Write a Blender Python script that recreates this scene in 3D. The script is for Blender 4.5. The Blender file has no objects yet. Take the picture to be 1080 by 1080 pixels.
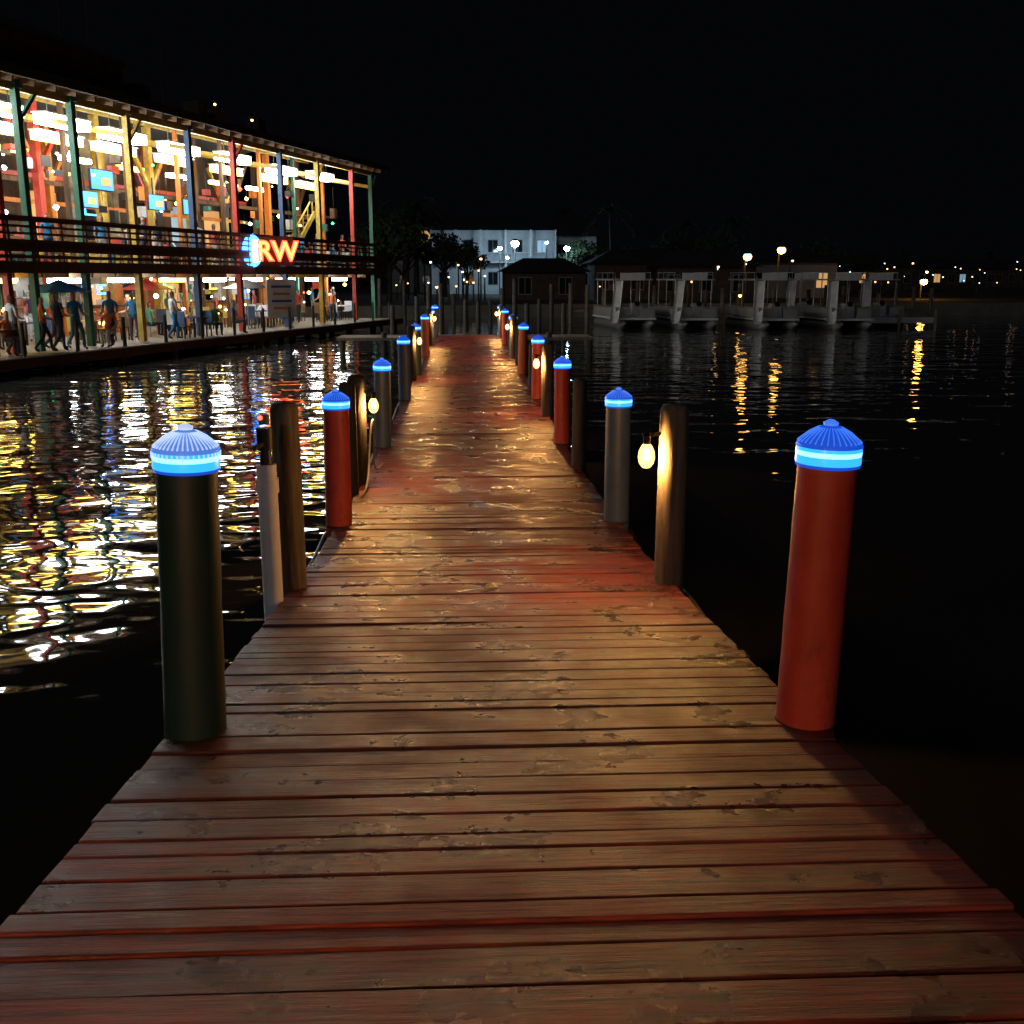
import bpy, math, random
from mathutils import Vector, Matrix
random.seed(7)
scene=bpy.context.scene
COL=scene.collection
D2R=math.radians

# ------------------------------------------------------------------ materials
def newmat(name):
    m=bpy.data.materials.new(name); m.use_nodes=True
    nt=m.node_tree; b=nt.nodes['Principled BSDF']
    return m,nt,b
def N(nt,t,**k):
    n=nt.nodes.new(t)
    for a,v in k.items(): setattr(n,a,v)
    return n
def paint(name,col,rough=.6,var=.35,scale=6.0,stretch=(1,1,1),metal=0.0,bump=.15,dark=None):
    m,nt,b=newmat(name)
    tc=N(nt,'ShaderNodeTexCoord'); mp=N(nt,'ShaderNodeMapping'); mp.inputs['Scale'].default_value=stretch
    nt.links.new(tc.outputs['Object'],mp.inputs['Vector'])
    no=N(nt,'ShaderNodeTexNoise'); no.inputs['Scale'].default_value=scale; no.inputs['Detail'].default_value=6; no.inputs['Roughness'].default_value=.65
    nt.links.new(mp.outputs[0],no.inputs['Vector'])
    r=N(nt,'ShaderNodeValToRGB')
    d=dark or tuple(c*(1-var) for c in col)
    r.color_ramp.elements[0].position=.35; r.color_ramp.elements[0].color=(*d,1)
    r.color_ramp.elements[1].position=.65; r.color_ramp.elements[1].color=(*col,1)
    nt.links.new(no.outputs['Fac'],r.inputs['Fac']); nt.links.new(r.outputs['Color'],b.inputs['Base Color'])
    b.inputs['Roughness'].default_value=rough; b.inputs['Metallic'].default_value=metal
    if bump:
        bp=N(nt,'ShaderNodeBump'); bp.inputs['Strength'].default_value=bump; bp.inputs['Distance'].default_value=.01
        nt.links.new(no.outputs['Fac'],bp.inputs['Height']); nt.links.new(bp.outputs[0],b.inputs['Normal'])
    return m
def emis(name,col,s,samp=True):
    m,nt,b=newmat(name)
    b.inputs['Base Color'].default_value=(*[min(1,c*.6) for c in col],1)
    b.inputs['Emission Color'].default_value=(*col,1); b.inputs['Emission Strength'].default_value=s
    b.inputs['Roughness'].default_value=.3
    if not samp: m.cycles.emission_sampling='NONE'
    return m

M={}
def postpaint(name,col,dark):
    m=paint(name,col,.5,.5,5,(1,1,.35),bump=.4,dark=dark)
    nt=m.node_tree; b=nt.nodes['Principled BSDF']; L=nt.links.new
    src=b.inputs['Base Color'].links[0].from_socket
    tc=N(nt,'ShaderNodeTexCoord'); no=N(nt,'ShaderNodeTexNoise'); no.inputs['Scale'].default_value=13; no.inputs['Detail'].default_value=9; no.inputs['Roughness'].default_value=.78
    mp=N(nt,'ShaderNodeMapping'); mp.inputs['Scale'].default_value=(1,1,.5); L(tc.outputs['Object'],mp.inputs['Vector']); L(mp.outputs[0],no.inputs['Vector'])
    r=N(nt,'ShaderNodeValToRGB'); r.color_ramp.elements[0].position=.54; r.color_ramp.elements[0].color=(0,0,0,1); r.color_ramp.elements[1].position=.66; r.color_ramp.elements[1].color=(.75,.75,.75,1); L(no.outputs['Fac'],r.inputs['Fac'])
    mx=N(nt,'ShaderNodeMix',data_type='RGBA'); L(r.outputs['Color'],mx.inputs[0]); L(src,mx.inputs[6]); mx.inputs[7].default_value=(col[0]*.35+.03,col[1]*.3+.02,col[2]*.3+.02,1)
    L(mx.outputs[2],b.inputs['Base Color'])
    return m
M['dred']=postpaint('post_red_paint',(.66,.08,.045),(.44,.045,.028))
M['dgreen']=postpaint('post_green_paint',(.018,.055,.055),(.01,.03,.032))
M['dblue']=postpaint('post_blue_paint',(.08,.12,.21),(.05,.08,.15))
M['dorange']=postpaint('post_orange_paint',(.5,.13,.04),(.35,.08,.03))
M['pile']=paint('weathered_pile_wood',(.2,.16,.11),.85,.6,9,(3,3,.3),bump=.6)
M['piledark']=paint('dark_pile_wood',(.06,.055,.045),.85,.6,9,(3,3,.3),bump=.6)
M['pvc']=paint('white_pvc',(.85,.86,.88),.4,.15,4)
M['black']=paint('black_plastic',(.012,.012,.012),.5,.3,8)
M['joist']=paint('joist_wood',(.06,.035,.025),.85,.5,5)
M['bred']=paint('beam_red_paint',(.5,.05,.03),.6,.3)
M['borange']=paint('beam_orange_paint',(.6,.19,.03),.6,.3)
M['byellow']=paint('beam_yellow_paint',(.55,.38,.06),.6,.45)
M['bgreen']=paint('beam_green_paint',(.03,.15,.10),.6,.3)
M['bblue']=paint('beam_blue_paint',(.04,.09,.2),.6,.3)
M['brown']=paint('rail_brown_wood',(.14,.065,.045),.8,.5)
M['plank']=paint('floor_planks',(.3,.25,.18),.8,.4,3,(1,8,1))
M['ceil']=paint('ceiling_wood',(.2,.11,.045),.8,.4,3,(1,6,1))
M['roof']=paint('roof_shingle',(.03,.03,.03),.9,.5,4)
M['wallw']=paint('cream_wall',(.5,.42,.26),.8,.6,1.5)
M['walld']=paint('dark_wall',(.09,.055,.035),.85,.6,2)
M['walld2']=paint('dark_timber_wall',(.14,.07,.03),.85,.7,1.2,(3,3,.5))
M['white']=paint('white_gelcoat',(.6,.61,.61),.4,.25,3)
M['canopy']=paint('grey_canvas',(.34,.35,.36),.8,.3,3)
M['metal']=paint('aluminium',(.4,.42,.43),.4,.2,5,metal=.7)
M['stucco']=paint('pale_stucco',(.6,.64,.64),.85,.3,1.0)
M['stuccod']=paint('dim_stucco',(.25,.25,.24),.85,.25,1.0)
M['glass'],_nt,_b=newmat('dark_window_glass'); _b.inputs['Base Color'].default_value=(.01,.015,.02,1); _b.inputs['Roughness'].default_value=.08
M['land']=paint('land_soil',(.05,.045,.03),.95,.5,.3)
M['seawall']=paint('seawall_concrete',(.16,.15,.13),.9,.4,1)
M['bark']=paint('bark',(.07,.05,.035),.9,.5,6)
M['leaf']=paint('foliage',(.05,.08,.03),.8,.6,1.5)
M['canvasblue']=paint('blue_canvas',(.03,.2,.6),.7,.3)
M['fluo']=emis('fluorescent_tube',(.9,.96,1.0),44)
M['warm']=emis('warm_lamp',(1,.62,.12),18,False)
M['yel']=emis('yellow_tube',(1,.66,.12),14)
M['dot']=emis('festoon_bulb_white',(.9,.95,1),14,False)
M['bluebar']=emis('tv_screen',(.12,.42,.9),1.2,False)
M['redn']=emis('red_neon',(1,.06,.03),7,False)
M['greenn']=emis('green_neon',(.05,1,.3),6,False)
M['bluen']=emis('blue_neon',(.03,.22,1),12)
M['yneon']=emis('yellow_neon',(1,.6,.06),4,False)
M['cold']=emis('cold_floodlight',(.5,.75,1),140)
M['sod']=emis('sodium_lamp',(1,.45,.08),60)
M['sodw']=emis('sodium_lamp_weak',(1,.45,.08),20)
M['dimw']=emis('dim_window_warm',(1,.55,.2),.55,False)
M['dimc']=emis('dim_window_cool',(.5,.8,1),.35,False)
M['capband']=emis('blue_led_band',(.02,.26,1),2.2)
M['capring']=emis('blue_led_ring',(.16,.5,1),3.4)
M['filament']=emis('lamp_filament',(1,.49,.16),6000)
M['paper']=paint('paper',(.6,.52,.35),.8,.2,20)
m=bpy.data.materials.new('halo_glass_jar'); m.use_nodes=True; nt=m.node_tree; nt.nodes.clear()
out=N(nt,'ShaderNodeOutputMaterial'); tr=N(nt,'ShaderNodeBsdfTransparent'); em=N(nt,'ShaderNodeEmission'); ms=N(nt,'ShaderNodeMixShader')
em.inputs['Color'].default_value=(1,.62,.16,1); em.inputs['Strength'].default_value=6; tr.inputs['Color'].default_value=(1,.93,.8,1)  # lamp glass given its own glow to paint the halo around the bulb
ms.inputs[0].default_value=.4; nt.links.new(tr.outputs[0],ms.inputs[1]); nt.links.new(em.outputs[0],ms.inputs[2]); nt.links.new(ms.outputs[0],out.inputs[0])
m.cycles.emission_sampling='NONE'; M['halojar']=m

m,nt,b=newmat('cap_lens_blue'); b.inputs['Base Color'].default_value=(.06,.14,.34,1); b.inputs['Roughness'].default_value=.15
b.inputs['Emission Color'].default_value=(.008,.085,.75,1); b.inputs['Emission Strength'].default_value=.75; M['caplens']=m
m,nt,b=newmat('cap_rib_blue'); b.inputs['Base Color'].default_value=(.2,.3,.5,1); b.inputs['Roughness'].default_value=.2
b.inputs['Emission Color'].default_value=(.04,.22,1,1); b.inputs['Emission Strength'].default_value=.8; M['capribb']=m
m,nt,b=newmat('cap_lens_frosted'); b.inputs['Base Color'].default_value=(.25,.35,.5,1); b.inputs['Roughness'].default_value=.2
b.inputs['Emission Color'].default_value=(.05,.2,.75,1); b.inputs['Emission Strength'].default_value=.85; M['caplensw']=m
m,nt,b=newmat('cap_rib_clear'); b.inputs['Base Color'].default_value=(.7,.75,.85,1); b.inputs['Emission Color'].default_value=(.5,.68,1,1); b.inputs['Emission Strength'].default_value=.8; M['caprib']=m
for k in('caprib','caplens','caplensw','capribb'): M[k].cycles.emission_sampling='NONE'

def deckmat():
    m,nt,b=newmat('stained_deck_boards')
    L=nt.links.new
    tc=N(nt,'ShaderNodeTexCoord')
    at=N(nt,'ShaderNodeAttribute',attribute_name='rnd')
    cm=N(nt,'ShaderNodeCombineXYZ'); 
    mu=N(nt,'ShaderNodeMath',operation='MULTIPLY'); mu.inputs[1].default_value=40
    L(at.outputs['Fac'],mu.inputs[0]); L(mu.outputs[0],cm.inputs['X'])
    ad=N(nt,'ShaderNodeVectorMath',operation='ADD'); L(tc.outputs['Object'],ad.inputs[0]); L(cm.outputs[0],ad.inputs[1])
    mp=N(nt,'ShaderNodeMapping'); mp.inputs['Scale'].default_value=(1.6,34,20); L(ad.outputs[0],mp.inputs['Vector'])
    g=N(nt,'ShaderNodeTexNoise'); g.inputs['Scale'].default_value=1.6; g.inputs['Detail'].default_value=8; g.inputs['Roughness'].default_value=.76; L(mp.outputs[0],g.inputs['Vector'])
    w=N(nt,'ShaderNodeTexNoise'); w.inputs['Scale'].default_value=2.4; w.inputs['Detail'].default_value=9; w.inputs['Roughness'].default_value=.74
    mp2=N(nt,'ShaderNodeMapping'); mp2.inputs['Scale'].default_value=(.7,1.5,1); L(tc.outputs['Object'],mp2.inputs['Vector']); L(mp2.outputs[0],w.inputs['Vector'])
    # worn brown band, darkened to paint in the dim gap between lamp pools
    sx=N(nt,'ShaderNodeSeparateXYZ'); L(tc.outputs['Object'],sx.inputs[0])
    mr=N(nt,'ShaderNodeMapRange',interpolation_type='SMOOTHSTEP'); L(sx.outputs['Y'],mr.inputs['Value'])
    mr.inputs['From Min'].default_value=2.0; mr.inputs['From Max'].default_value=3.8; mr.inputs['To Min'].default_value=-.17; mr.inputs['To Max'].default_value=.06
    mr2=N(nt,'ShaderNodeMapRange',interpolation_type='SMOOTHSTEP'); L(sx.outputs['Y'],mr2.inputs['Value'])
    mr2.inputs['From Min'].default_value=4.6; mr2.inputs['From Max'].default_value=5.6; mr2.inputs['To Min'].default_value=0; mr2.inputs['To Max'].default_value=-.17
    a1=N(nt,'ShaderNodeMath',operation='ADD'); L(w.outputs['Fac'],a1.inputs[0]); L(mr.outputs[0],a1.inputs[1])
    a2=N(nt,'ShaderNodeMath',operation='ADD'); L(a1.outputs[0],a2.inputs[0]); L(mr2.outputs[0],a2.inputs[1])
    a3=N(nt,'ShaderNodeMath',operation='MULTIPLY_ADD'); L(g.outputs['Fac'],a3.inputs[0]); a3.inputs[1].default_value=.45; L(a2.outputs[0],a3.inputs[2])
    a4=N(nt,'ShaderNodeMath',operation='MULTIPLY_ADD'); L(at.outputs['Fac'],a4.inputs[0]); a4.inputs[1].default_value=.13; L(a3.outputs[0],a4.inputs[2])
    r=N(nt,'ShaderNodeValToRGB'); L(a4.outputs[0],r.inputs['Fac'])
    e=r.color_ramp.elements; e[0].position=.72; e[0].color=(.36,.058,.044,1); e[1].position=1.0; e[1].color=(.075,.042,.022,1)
    x=e.new(.87); x.color=(.19,.042,.03,1)
    r2=N(nt,'ShaderNodeValToRGB'); L(g.outputs['Fac'],r2.inputs['Fac']); r2.color_ramp.elements[0].position=.37; r2.color_ramp.elements[0].color=(.14,.13,.12,1); r2.color_ramp.elements[1].position=.60; r2.color_ramp.elements[1].color=(1,1,1,1)
    mx=N(nt,'ShaderNodeMix',data_type='RGBA',blend_type='MULTIPLY'); mx.inputs[0].default_value=1
    L(r.outputs['Color'],mx.inputs[6]); L(r2.outputs['Color'],mx.inputs[7])
    # dark water stains
    st=N(nt,'ShaderNodeTexNoise'); st.inputs['Scale'].default_value=3.1; st.inputs['Detail'].default_value=7; st.inputs['Roughness'].default_value=.6; L(tc.outputs['Object'],st.inputs['Vector'])
    rs=N(nt,'ShaderNodeValToRGB'); L(st.outputs['Fac'],rs.inputs['Fac']); rs.color_ramp.elements[0].position=.40; rs.color_ramp.elements[0].color=(.42,.40,.38,1); rs.color_ramp.elements[1].position=.56; rs.color_ramp.elements[1].color=(1,1,1,1)
    mxs=N(nt,'ShaderNodeMix',data_type='RGBA',blend_type='MULTIPLY'); mxs.inputs[0].default_value=1; L(mx.outputs[2],mxs.inputs[6]); L(rs.outputs['Color'],mxs.inputs[7])
    mp3=N(nt,'ShaderNodeMapping'); mp3.inputs['Scale'].default_value=(2.2,26,10); L(ad.outputs[0],mp3.inputs['Vector'])
    sc=N(nt,'ShaderNodeTexNoise'); sc.inputs['Scale'].default_value=1.1; sc.inputs['Detail'].default_value=10; sc.inputs['Roughness'].default_value=.8; sc.inputs['Distortion'].default_value=.8; L(mp3.outputs[0],sc.inputs['Vector'])
    w3=N(nt,'ShaderNodeMath',operation='MULTIPLY_ADD'); L(w.outputs['Fac'],w3.inputs[0]); w3.inputs[1].default_value=.6; L(sc.outputs['Fac'],w3.inputs[2])
    r3=N(nt,'ShaderNodeValToRGB'); L(w3.outputs[0],r3.inputs['Fac']); r3.color_ramp.elements[0].position=.93; r3.color_ramp.elements[0].color=(0,0,0,1); r3.color_ramp.elements[1].position=.99; r3.color_ramp.elements[1].color=(.85,.85,.85,1)
    mx3=N(nt,'ShaderNodeMix',data_type='RGBA'); L(r3.outputs['Color'],mx3.inputs[0]); L(mxs.outputs[2],mx3.inputs[6]); mx3.inputs[7].default_value=(.36,.19,.12,1)
    hs=N(nt,'ShaderNodeHueSaturation'); L(mx3.outputs[2],hs.inputs['Color'])
    mv=N(nt,'ShaderNodeMapRange'); L(at.outputs['Fac'],mv.inputs['Value']); mv.inputs['To Min'].default_value=.6; mv.inputs['To Max'].default_value=1.15
    L(mv.outputs[0],hs.inputs['Value']); L(hs.outputs[0],b.inputs['Base Color'])
    rr=N(nt,'ShaderNodeMapRange'); L(st.outputs['Fac'],rr.inputs['Value']); rr.inputs['From Min'].default_value=.38; rr.inputs['From Max'].default_value=.6; rr.inputs['To Min'].default_value=.22; rr.inputs['To Max'].default_value=.55
    L(rr.outputs[0],b.inputs['Roughness'])
    hh=N(nt,'ShaderNodeMath',operation='ADD'); L(g.outputs['Fac'],hh.inputs[0]); L(sc.outputs['Fac'],hh.inputs[1])
    bp=N(nt,'ShaderNodeBump'); bp.inputs['Strength'].default_value=.9; bp.inputs['Distance'].default_value=.007; L(hh.outputs[0],bp.inputs['Height']); L(bp.outputs[0],b.inputs['Normal'])
    return m
M['deck']=deckmat()

def watermat():
    m,nt,b=newmat('harbour_water'); L=nt.links.new
    b.inputs['Base Color'].default_value=(.020,.020,.018,1); b.inputs['Roughness'].default_value=.03; b.inputs['IOR'].default_value=1.38
    tc=N(nt,'ShaderNodeTexCoord')
    def nz(sc,st,rot,det,dis=.5):
        mp=N(nt,'ShaderNodeMapping'); mp.inputs['Scale'].default_value=st; mp.inputs['Rotation'].default_value=(0,0,D2R(rot)); L(tc.outputs['Object'],mp.inputs['Vector'])
        n=N(nt,'ShaderNodeTexNoise'); n.inputs['Scale'].default_value=sc; n.inputs['Detail'].default_value=det; n.inputs['Distortion'].default_value=dis; L(mp.outputs[0],n.inputs['Vector']); return n
    n1=nz(.5,(.7,1.2,1),10,1); n2=nz(1.4,(.75,1.2,1),-14,1); n3=nz(4.0,(.8,1.2,1),8,0)
    a=N(nt,'ShaderNodeMath',operation='MULTIPLY_ADD'); L(n2.outputs['Fac'],a.inputs[0]); a.inputs[1].default_value=.5; L(n1.outputs['Fac'],a.inputs[2])
    c=N(nt,'ShaderNodeMath',operation='MULTIPLY_ADD'); L(n3.outputs['Fac'],c.inputs[0]); c.inputs[1].default_value=.05; L(a.outputs[0],c.inputs[2])
    bp=N(nt,'ShaderNodeBump'); bp.inputs['Strength'].default_value=1; bp.inputs['Distance'].default_value=.056; L(c.outputs[0],bp.inputs['Height']); L(bp.outputs[0],b.inputs['Normal'])
    return m
M['water']=watermat()

# ------------------------------------------------------------------ mesh builder
class MB:
    def __init__(s): s.v=[];s.f=[];s.mi=[];s.mats=[];s.sm=[]
    def mid(s,m):
        if m not in s.mats: s.mats.append(m)
        return s.mats.index(m)
    def add(s,vs,fs,m,smooth=False):
        o=len(s.v); s.v+= [Vector(v) for v in vs]; k=s.mid(m)
        for f in fs: s.f.append([i+o for i in f]); s.mi.append(k); s.sm.append(smooth)
    def box(s,c,d,m,R=None):
        x,y,z=[q/2 for q in d]; c=Vector(c)
        vs=[Vector((a*x,b_*y,e*z)) for e in(-1,1) for b_ in(-1,1) for a in(-1,1)]
        if R is not None: vs=[R@v for v in vs]
        s.add([c+v for v in vs],[(0,2,3,1),(4,5,7,6),(0,1,5,4),(2,6,7,3),(0,4,6,2),(1,3,7,5)],m)
    def beam(s,p0,p1,w,h,m):
        p0=Vector(p0);p1=Vector(p1);d=p1-p0;L=d.length
        R=d.to_track_quat('Y','Z').to_matrix()
        s.box((p0+p1)/2,(w,L,h),m,R)
    def cyl(s,p0,p1,r0,r1,m,n=12,cap=True,smooth=True):
        p0=Vector(p0);p1=Vector(p1);R=(p1-p0).to_track_quat('Z','Y').to_matrix()
        vs=[]
        for p,r in((p0,r0),(p1,r1)):
            for i in range(n):
                a=2*math.pi*i/n; vs.append(p+R@Vector((r*math.cos(a),r*math.sin(a),0)))
        s.add(vs,[(i,(i+1)%n,n+(i+1)%n,n+i) for i in range(n)],m,smooth)
        if cap:
            s.add(vs[:n],[tuple(range(n))[::-1]],m); s.add(vs[n:],[tuple(range(n))],m)
    def lathe(s,c,prof,m,n=20,smooth=True):
        c=Vector(c); vs=[];fs=[]
        for r,z in prof:
            for i in range(n):
                a=2*math.pi*i/n; vs.append(c+Vector((r*math.cos(a),r*math.sin(a),z)))
        for j in range(len(prof)-1):
            for i in range(n):
                k=(i+1)%n; fs.append((j*n+i,j*n+k,(j+1)*n+k,(j+1)*n+i))
        s.add(vs,fs,m,smooth)
    def obj(s,name,parent=None,xf=None):
        me=bpy.data.meshes.new(name); vs=[xf@v for v in s.v] if xf is not None else s.v
        me.from_pydata([tuple(v) for v in vs],[],s.f)
        for m in s.mats: me.materials.append(m)
        me.polygons.foreach_set('material_index',s.mi); me.polygons.foreach_set('use_smooth',s.sm); me.update()
        o=bpy.data.objects.new(name,me); COL.objects.link(o)
        if parent: o.parent=parent
        return o
def empty(name,loc=(0,0,0)):
    e=bpy.data.objects.new(name,None); e.location=loc; COL.objects.link(e); return e

# ------------------------------------------------------------------ camera  (eye 2.7 m above the water)
H=2.7
cam=bpy.data.cameras.new('camera'); co=bpy.data.objects.new('camera',cam); COL.objects.link(co)
co.location=(0,0,H); co.rotation_euler=(D2R(90-12.93),0,D2R(-2.58)); cam.sensor_width=36; cam.lens=36; cam.clip_end=6000; cam.clip_start=.05
scene.camera=co
TH=D2R(2.58)
def W(xc,d): return (xc*math.cos(TH)+d*math.sin(TH), d*math.cos(TH)-xc*math.sin(TH))

# ------------------------------------------------------------------ world
w=bpy.data.worlds.new("World"); scene.world=w; w.use_nodes=True
nt=w.node_tree; bg=nt.nodes['Background']
sk=nt.nodes.new('ShaderNodeTexSky'); sk.sky_type='NISHITA'; sk.sun_disc=False; sk.sun_elevation=D2R(-8); sk.sun_rotation=D2R(150)
ad=nt.nodes.new('ShaderNodeMix'); ad.data_type='RGBA'; ad.blend_type='ADD'; ad.inputs[0].default_value=1
nt.links.new(sk.outputs[0],ad.inputs[6]); ad.inputs[7].default_value=(.022,.024,.036,1)
nt.links.new(ad.outputs[2],bg.inputs['Color']); bg.inputs['Strength'].default_value=.06
sl=bpy.data.lights.new('night_fill','SUN'); sl.energy=.12; sl.angle=D2R(1); sl.color=(.85,.9,1); so=bpy.data.objects.new('night_fill',sl); so.rotation_euler=(D2R(70),0,D2R(-14)); COL.objects.link(so)  # added sun lamp behind the camera, brightens boats, pipe and far shore
scene.view_settings.view_transform='Standard'; scene.view_settings.look='None'; scene.view_settings.exposure=0

# ------------------------------------------------------------------ water
b=MB(); b.add([(-2500,-600,0),(2500,-600,0),(2500,4000,0),(-2500,4000,0)],[(0,1,2,3)],M['water']); b.obj('water')

# ------------------------------------------------------------------ wooden pier
PROF=[(-6,.95),(0,1.24),(2,1.41),(3.36,1.56),(5.1,1.74),(7,1.90),(9,1.99),(11.4,2.05),(20,2.03),(28,2.0),(60,2.0)]
def dz(y):
    for (a,za),(c,zc) in zip(PROF,PROF[1:]):
        if y<=c: t=(y-a)/(c-a); return H-(za+(zc-za)*t)
    return H-2.0
pier=empty('wooden_pier')
XL,XR=-1.05,1.25
b=MB(); rnd=[]
y=-5.0
while y<36.5:
    wd=random.choice([.085,.12,.125,.135,.14]); gap=random.choice([.003,.005,.008,.013])
    slope=math.atan2(dz(y+.1)-dz(y-.1),.2)+random.gauss(0,.014)
    R=Matrix.Rotation(slope,3,'X')@Matrix.Rotation(random.gauss(0,.0018),3,'Z')@Matrix.Rotation(random.gauss(0,.002),3,'Y')
    l=XL+random.uniform(-.008,.008); r=XR+random.uniform(-.008,.008)
    n0=len(b.v)
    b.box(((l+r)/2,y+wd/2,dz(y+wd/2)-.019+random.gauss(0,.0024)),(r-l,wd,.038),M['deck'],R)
    rv=random.random(); rnd+= [rv]*(len(b.v)-n0)
    y+=wd+gap
o=b.obj('deck_boards',pier)
at=o.data.attributes.new('rnd','FLOAT','POINT'); at.data.foreach_set('value',rnd)
bm_=o.modifiers.new('bev','BEVEL'); bm_.width=.005; bm_.segments=2; bm_.limit_method='ANGLE'
b=MB()
yy=-5.0
while yy<36:
    y2=min(yy+1.0,36.4)
    for x in (XL+.06,-.4,.5,XR-.06):
        b.beam((x,yy,dz(yy)-.15),(x,y2,dz(y2)-.15),.05,.2,M['joist'])
    yy=y2
    if int(yy)%5==0:
        b.box(((XL+XR)/2,yy,dz(yy)-.32),(XR-XL+.1,.15,.13),M['joist'])
b.obj('joists',pier)

def light_post(x,y,mat,whitish=False,h=.95,lean=None):
    e=empty('lighted_dock_post',(x,y,dz(y)))
    e.rotation_euler=lean or (random.gauss(0,.008),random.gauss(0,.008),0)
    near=y<14; n=40 if near else 16
    b=MB()
    prof=[(.106,-(dz(y)+1.2)),(.105,-.3)]+[(.104-.004*k/10+random.gauss(0,.0008),h*k/10) for k in range(11)]
    b.lathe((0,0,0),prof,mat,n)
    b.lathe((0,0,0),[(.104,-.01),(.108,0),(.104,.012)],M['joist'],n)
    b.obj('post',e)
    b=MB()
    b.lathe((0,0,h),[(.100,-.014),(.107,-.012),(.108,-.002)],M['caplens'],n)
    b.lathe((0,0,h),[(.108,-.002),(.109,.006),(.108,.026)],M['capband'],n)
    b.lathe((0,0,h),[(.108,.026),(.109,.033),(.109,.042)],M['capring'] ,n)
    b.lathe((0,0,h),[(.109,.042),(.108,.054)],M['capband'] ,n)
    b.lathe((0,0,h),[(.108,.054),(.111,.056),(.110,.062),(.096,.080),(.070,.100),(.040,.117),(.02,.127),(.014,.136),(.0,.140)],M['caplensw' if whitish else 'caplens'],n)
    b.obj('led_cap',e)
    if near:
        b=MB(); k=40 if whitish else 32
        for i in range(k):
            a=2*math.pi*i/k; ca,sa=math.cos(a),math.sin(a)
            m=M['caprib'] if whitish else M['capribb']
            b.beam((.106*ca,.106*sa,h+.0705),(.070*ca,.070*sa,h+.1015),.0045 if whitish else .0035,.004,m)
            b.beam((.070*ca,.070*sa,h+.1015),(.040*ca,.040*sa,h+.1185),.0035 if whitish else .0025,.004,m)
            if whitish: b.beam((.110*ca,.110*sa,h+.034),(.110*ca,.110*sa,h+.054),.004,.003,m)
        b.lathe((0,0,h),[(.024,.124),(.026,.134),(.010,.144)],m,16)
        b.obj('lens_ribs',e)
    return e
PX_L,PX_R=-1.03,1.21
cols_r=['dred','dblue','dred','dred','dorange','dblue','dred','dblue']
cols_l=['dgreen','dred','dblue','dblue','dgreen','dorange','dblue','dblue']
ys=[3.38,8.05,12.75,17.4,22.0,26.7,31.3,35.8]
for i,yv in enumerate(ys):
    light_post(PX_R+.015*(i%2),yv+random.uniform(-.1,.1)*(i>0),M[cols_r[i]],lean=(0,.018,0) if i==0 else None)
    light_post(PX_L if i else -.965,yv+.02-(.2 if i in(2,4) else 0),M[cols_l[i]],whitish=(i==0),lean=(.0,.036,0) if i==0 else None)
light_post(PX_R,-1.3,M['dblue']); light_post(PX_L,-1.3,M['dred'])

def pile(x,y,h,r,mat):
    b=MB(); n=18; b.lathe((x,y,0),[(r*1.05,-1.5),(r*1.03,.5),(r,dz(y)+h*.5),(r*.96,dz(y)+h-.03),(r*.8,dz(y)+h),(0,dz(y)+h+.01)],mat,n)
    return b.obj('dock_pile')
BULBS=[('L',.15),('R',5.9),('L',10.1),('R',15.3),('L',20.6),('R',26),('L',31),('R',35),('R',-3.0)]
def bulb(side,yv):
    s=1 if side=='R' else -1
    px=(1.215 if s>0 else -1.07)
    pile(px,yv,1.08,.088,M['pile'] if s>0 else M['piledark'])
    z=dz(yv)+.80
    e=empty('dock_lamp',(px-s*.165,yv-.04,z))
    b=MB()
    b.lathe((0,0,0),[(0,-.085),(.022,-.08),(.042,-.055),(.05,-.02),(.045,.018),(.03,.048),(.02,.06)],M['halojar'],18)
    b.obj('glass',e)
    b=MB(); b.lathe((0,0,0),[(0,-.035),(.012,-.03),(.015,-.005),(.012,.02),(0,.028)],M['filament'],8); b.obj('bulb',e)
    b=MB(); b.cyl((0,0,.06),(0,0,.11),.022,.024,M['black'],12); b.beam((0,0,.105),(s*.165,.04,.13),.02,.02,M['black'])
    b.cyl((0,0,.11),(0,0,.125),.035,.02,M['black'],12)
    b.obj('socket_bracket',e)
for s_,yv in BULBS: bulb(s_,yv)
for x,yv,h in ((1.25,11.2,.95),(-1.1,9.55,1.05),(1.28,19.6,.8),(-1.15,14.8,.9),(1.25,24.2,.9),(-1.12,24.0,1.0),(1.26,29,.9),(-1.12,28.6,.95)):
    pile(x,yv,h,.08,M['piledark'])
pile(-1.05,5.95,1.10,.085,M['pile'])
e=empty('utility_pipe',(-1.10,5.60,dz(5.6)))
b=MB(); b.cyl((0,0,-1.9),(0,0,.78),.055,.055,M['pvc'],20); b.cyl((0,0,.62),(0,0,.70),.063,.063,M['pvc'],20); b.obj('pipe',e)
b=MB(); b.cyl((0,0,.78),(0,0,.86),.035,.03,M['black'],14); b.cyl((0,0,.86),(0,0,.98),.045,.045,M['black'],14); b.cyl((0,0,1.0),(.0,0,1.05),.03,.03,M['bgreen'],12); b.beam((0,-.03,.9),(-.04,-.08,.88),.02,.02,M['piledark']); b.cyl((-.01,-.04,1.04),(-.012,-.05,1.04),.012,.012,M['redn'],10)
b.obj('valve',e)
def curve(name,pts,r,mat):
    cu=bpy.data.curves.new(name,'CURVE'); cu.dimensions='3D'; cu.bevel_depth=r; sp=cu.splines.new('NURBS'); sp.points.add(len(pts)-1)
    for p,q in zip(sp.points,pts): p.co=(*q,1)
    sp.use_endpoint_u=True; sp.order_u=4; cu.materials.append(mat); o=bpy.data.objects.new(name,cu); COL.objects.link(o); return o
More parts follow.
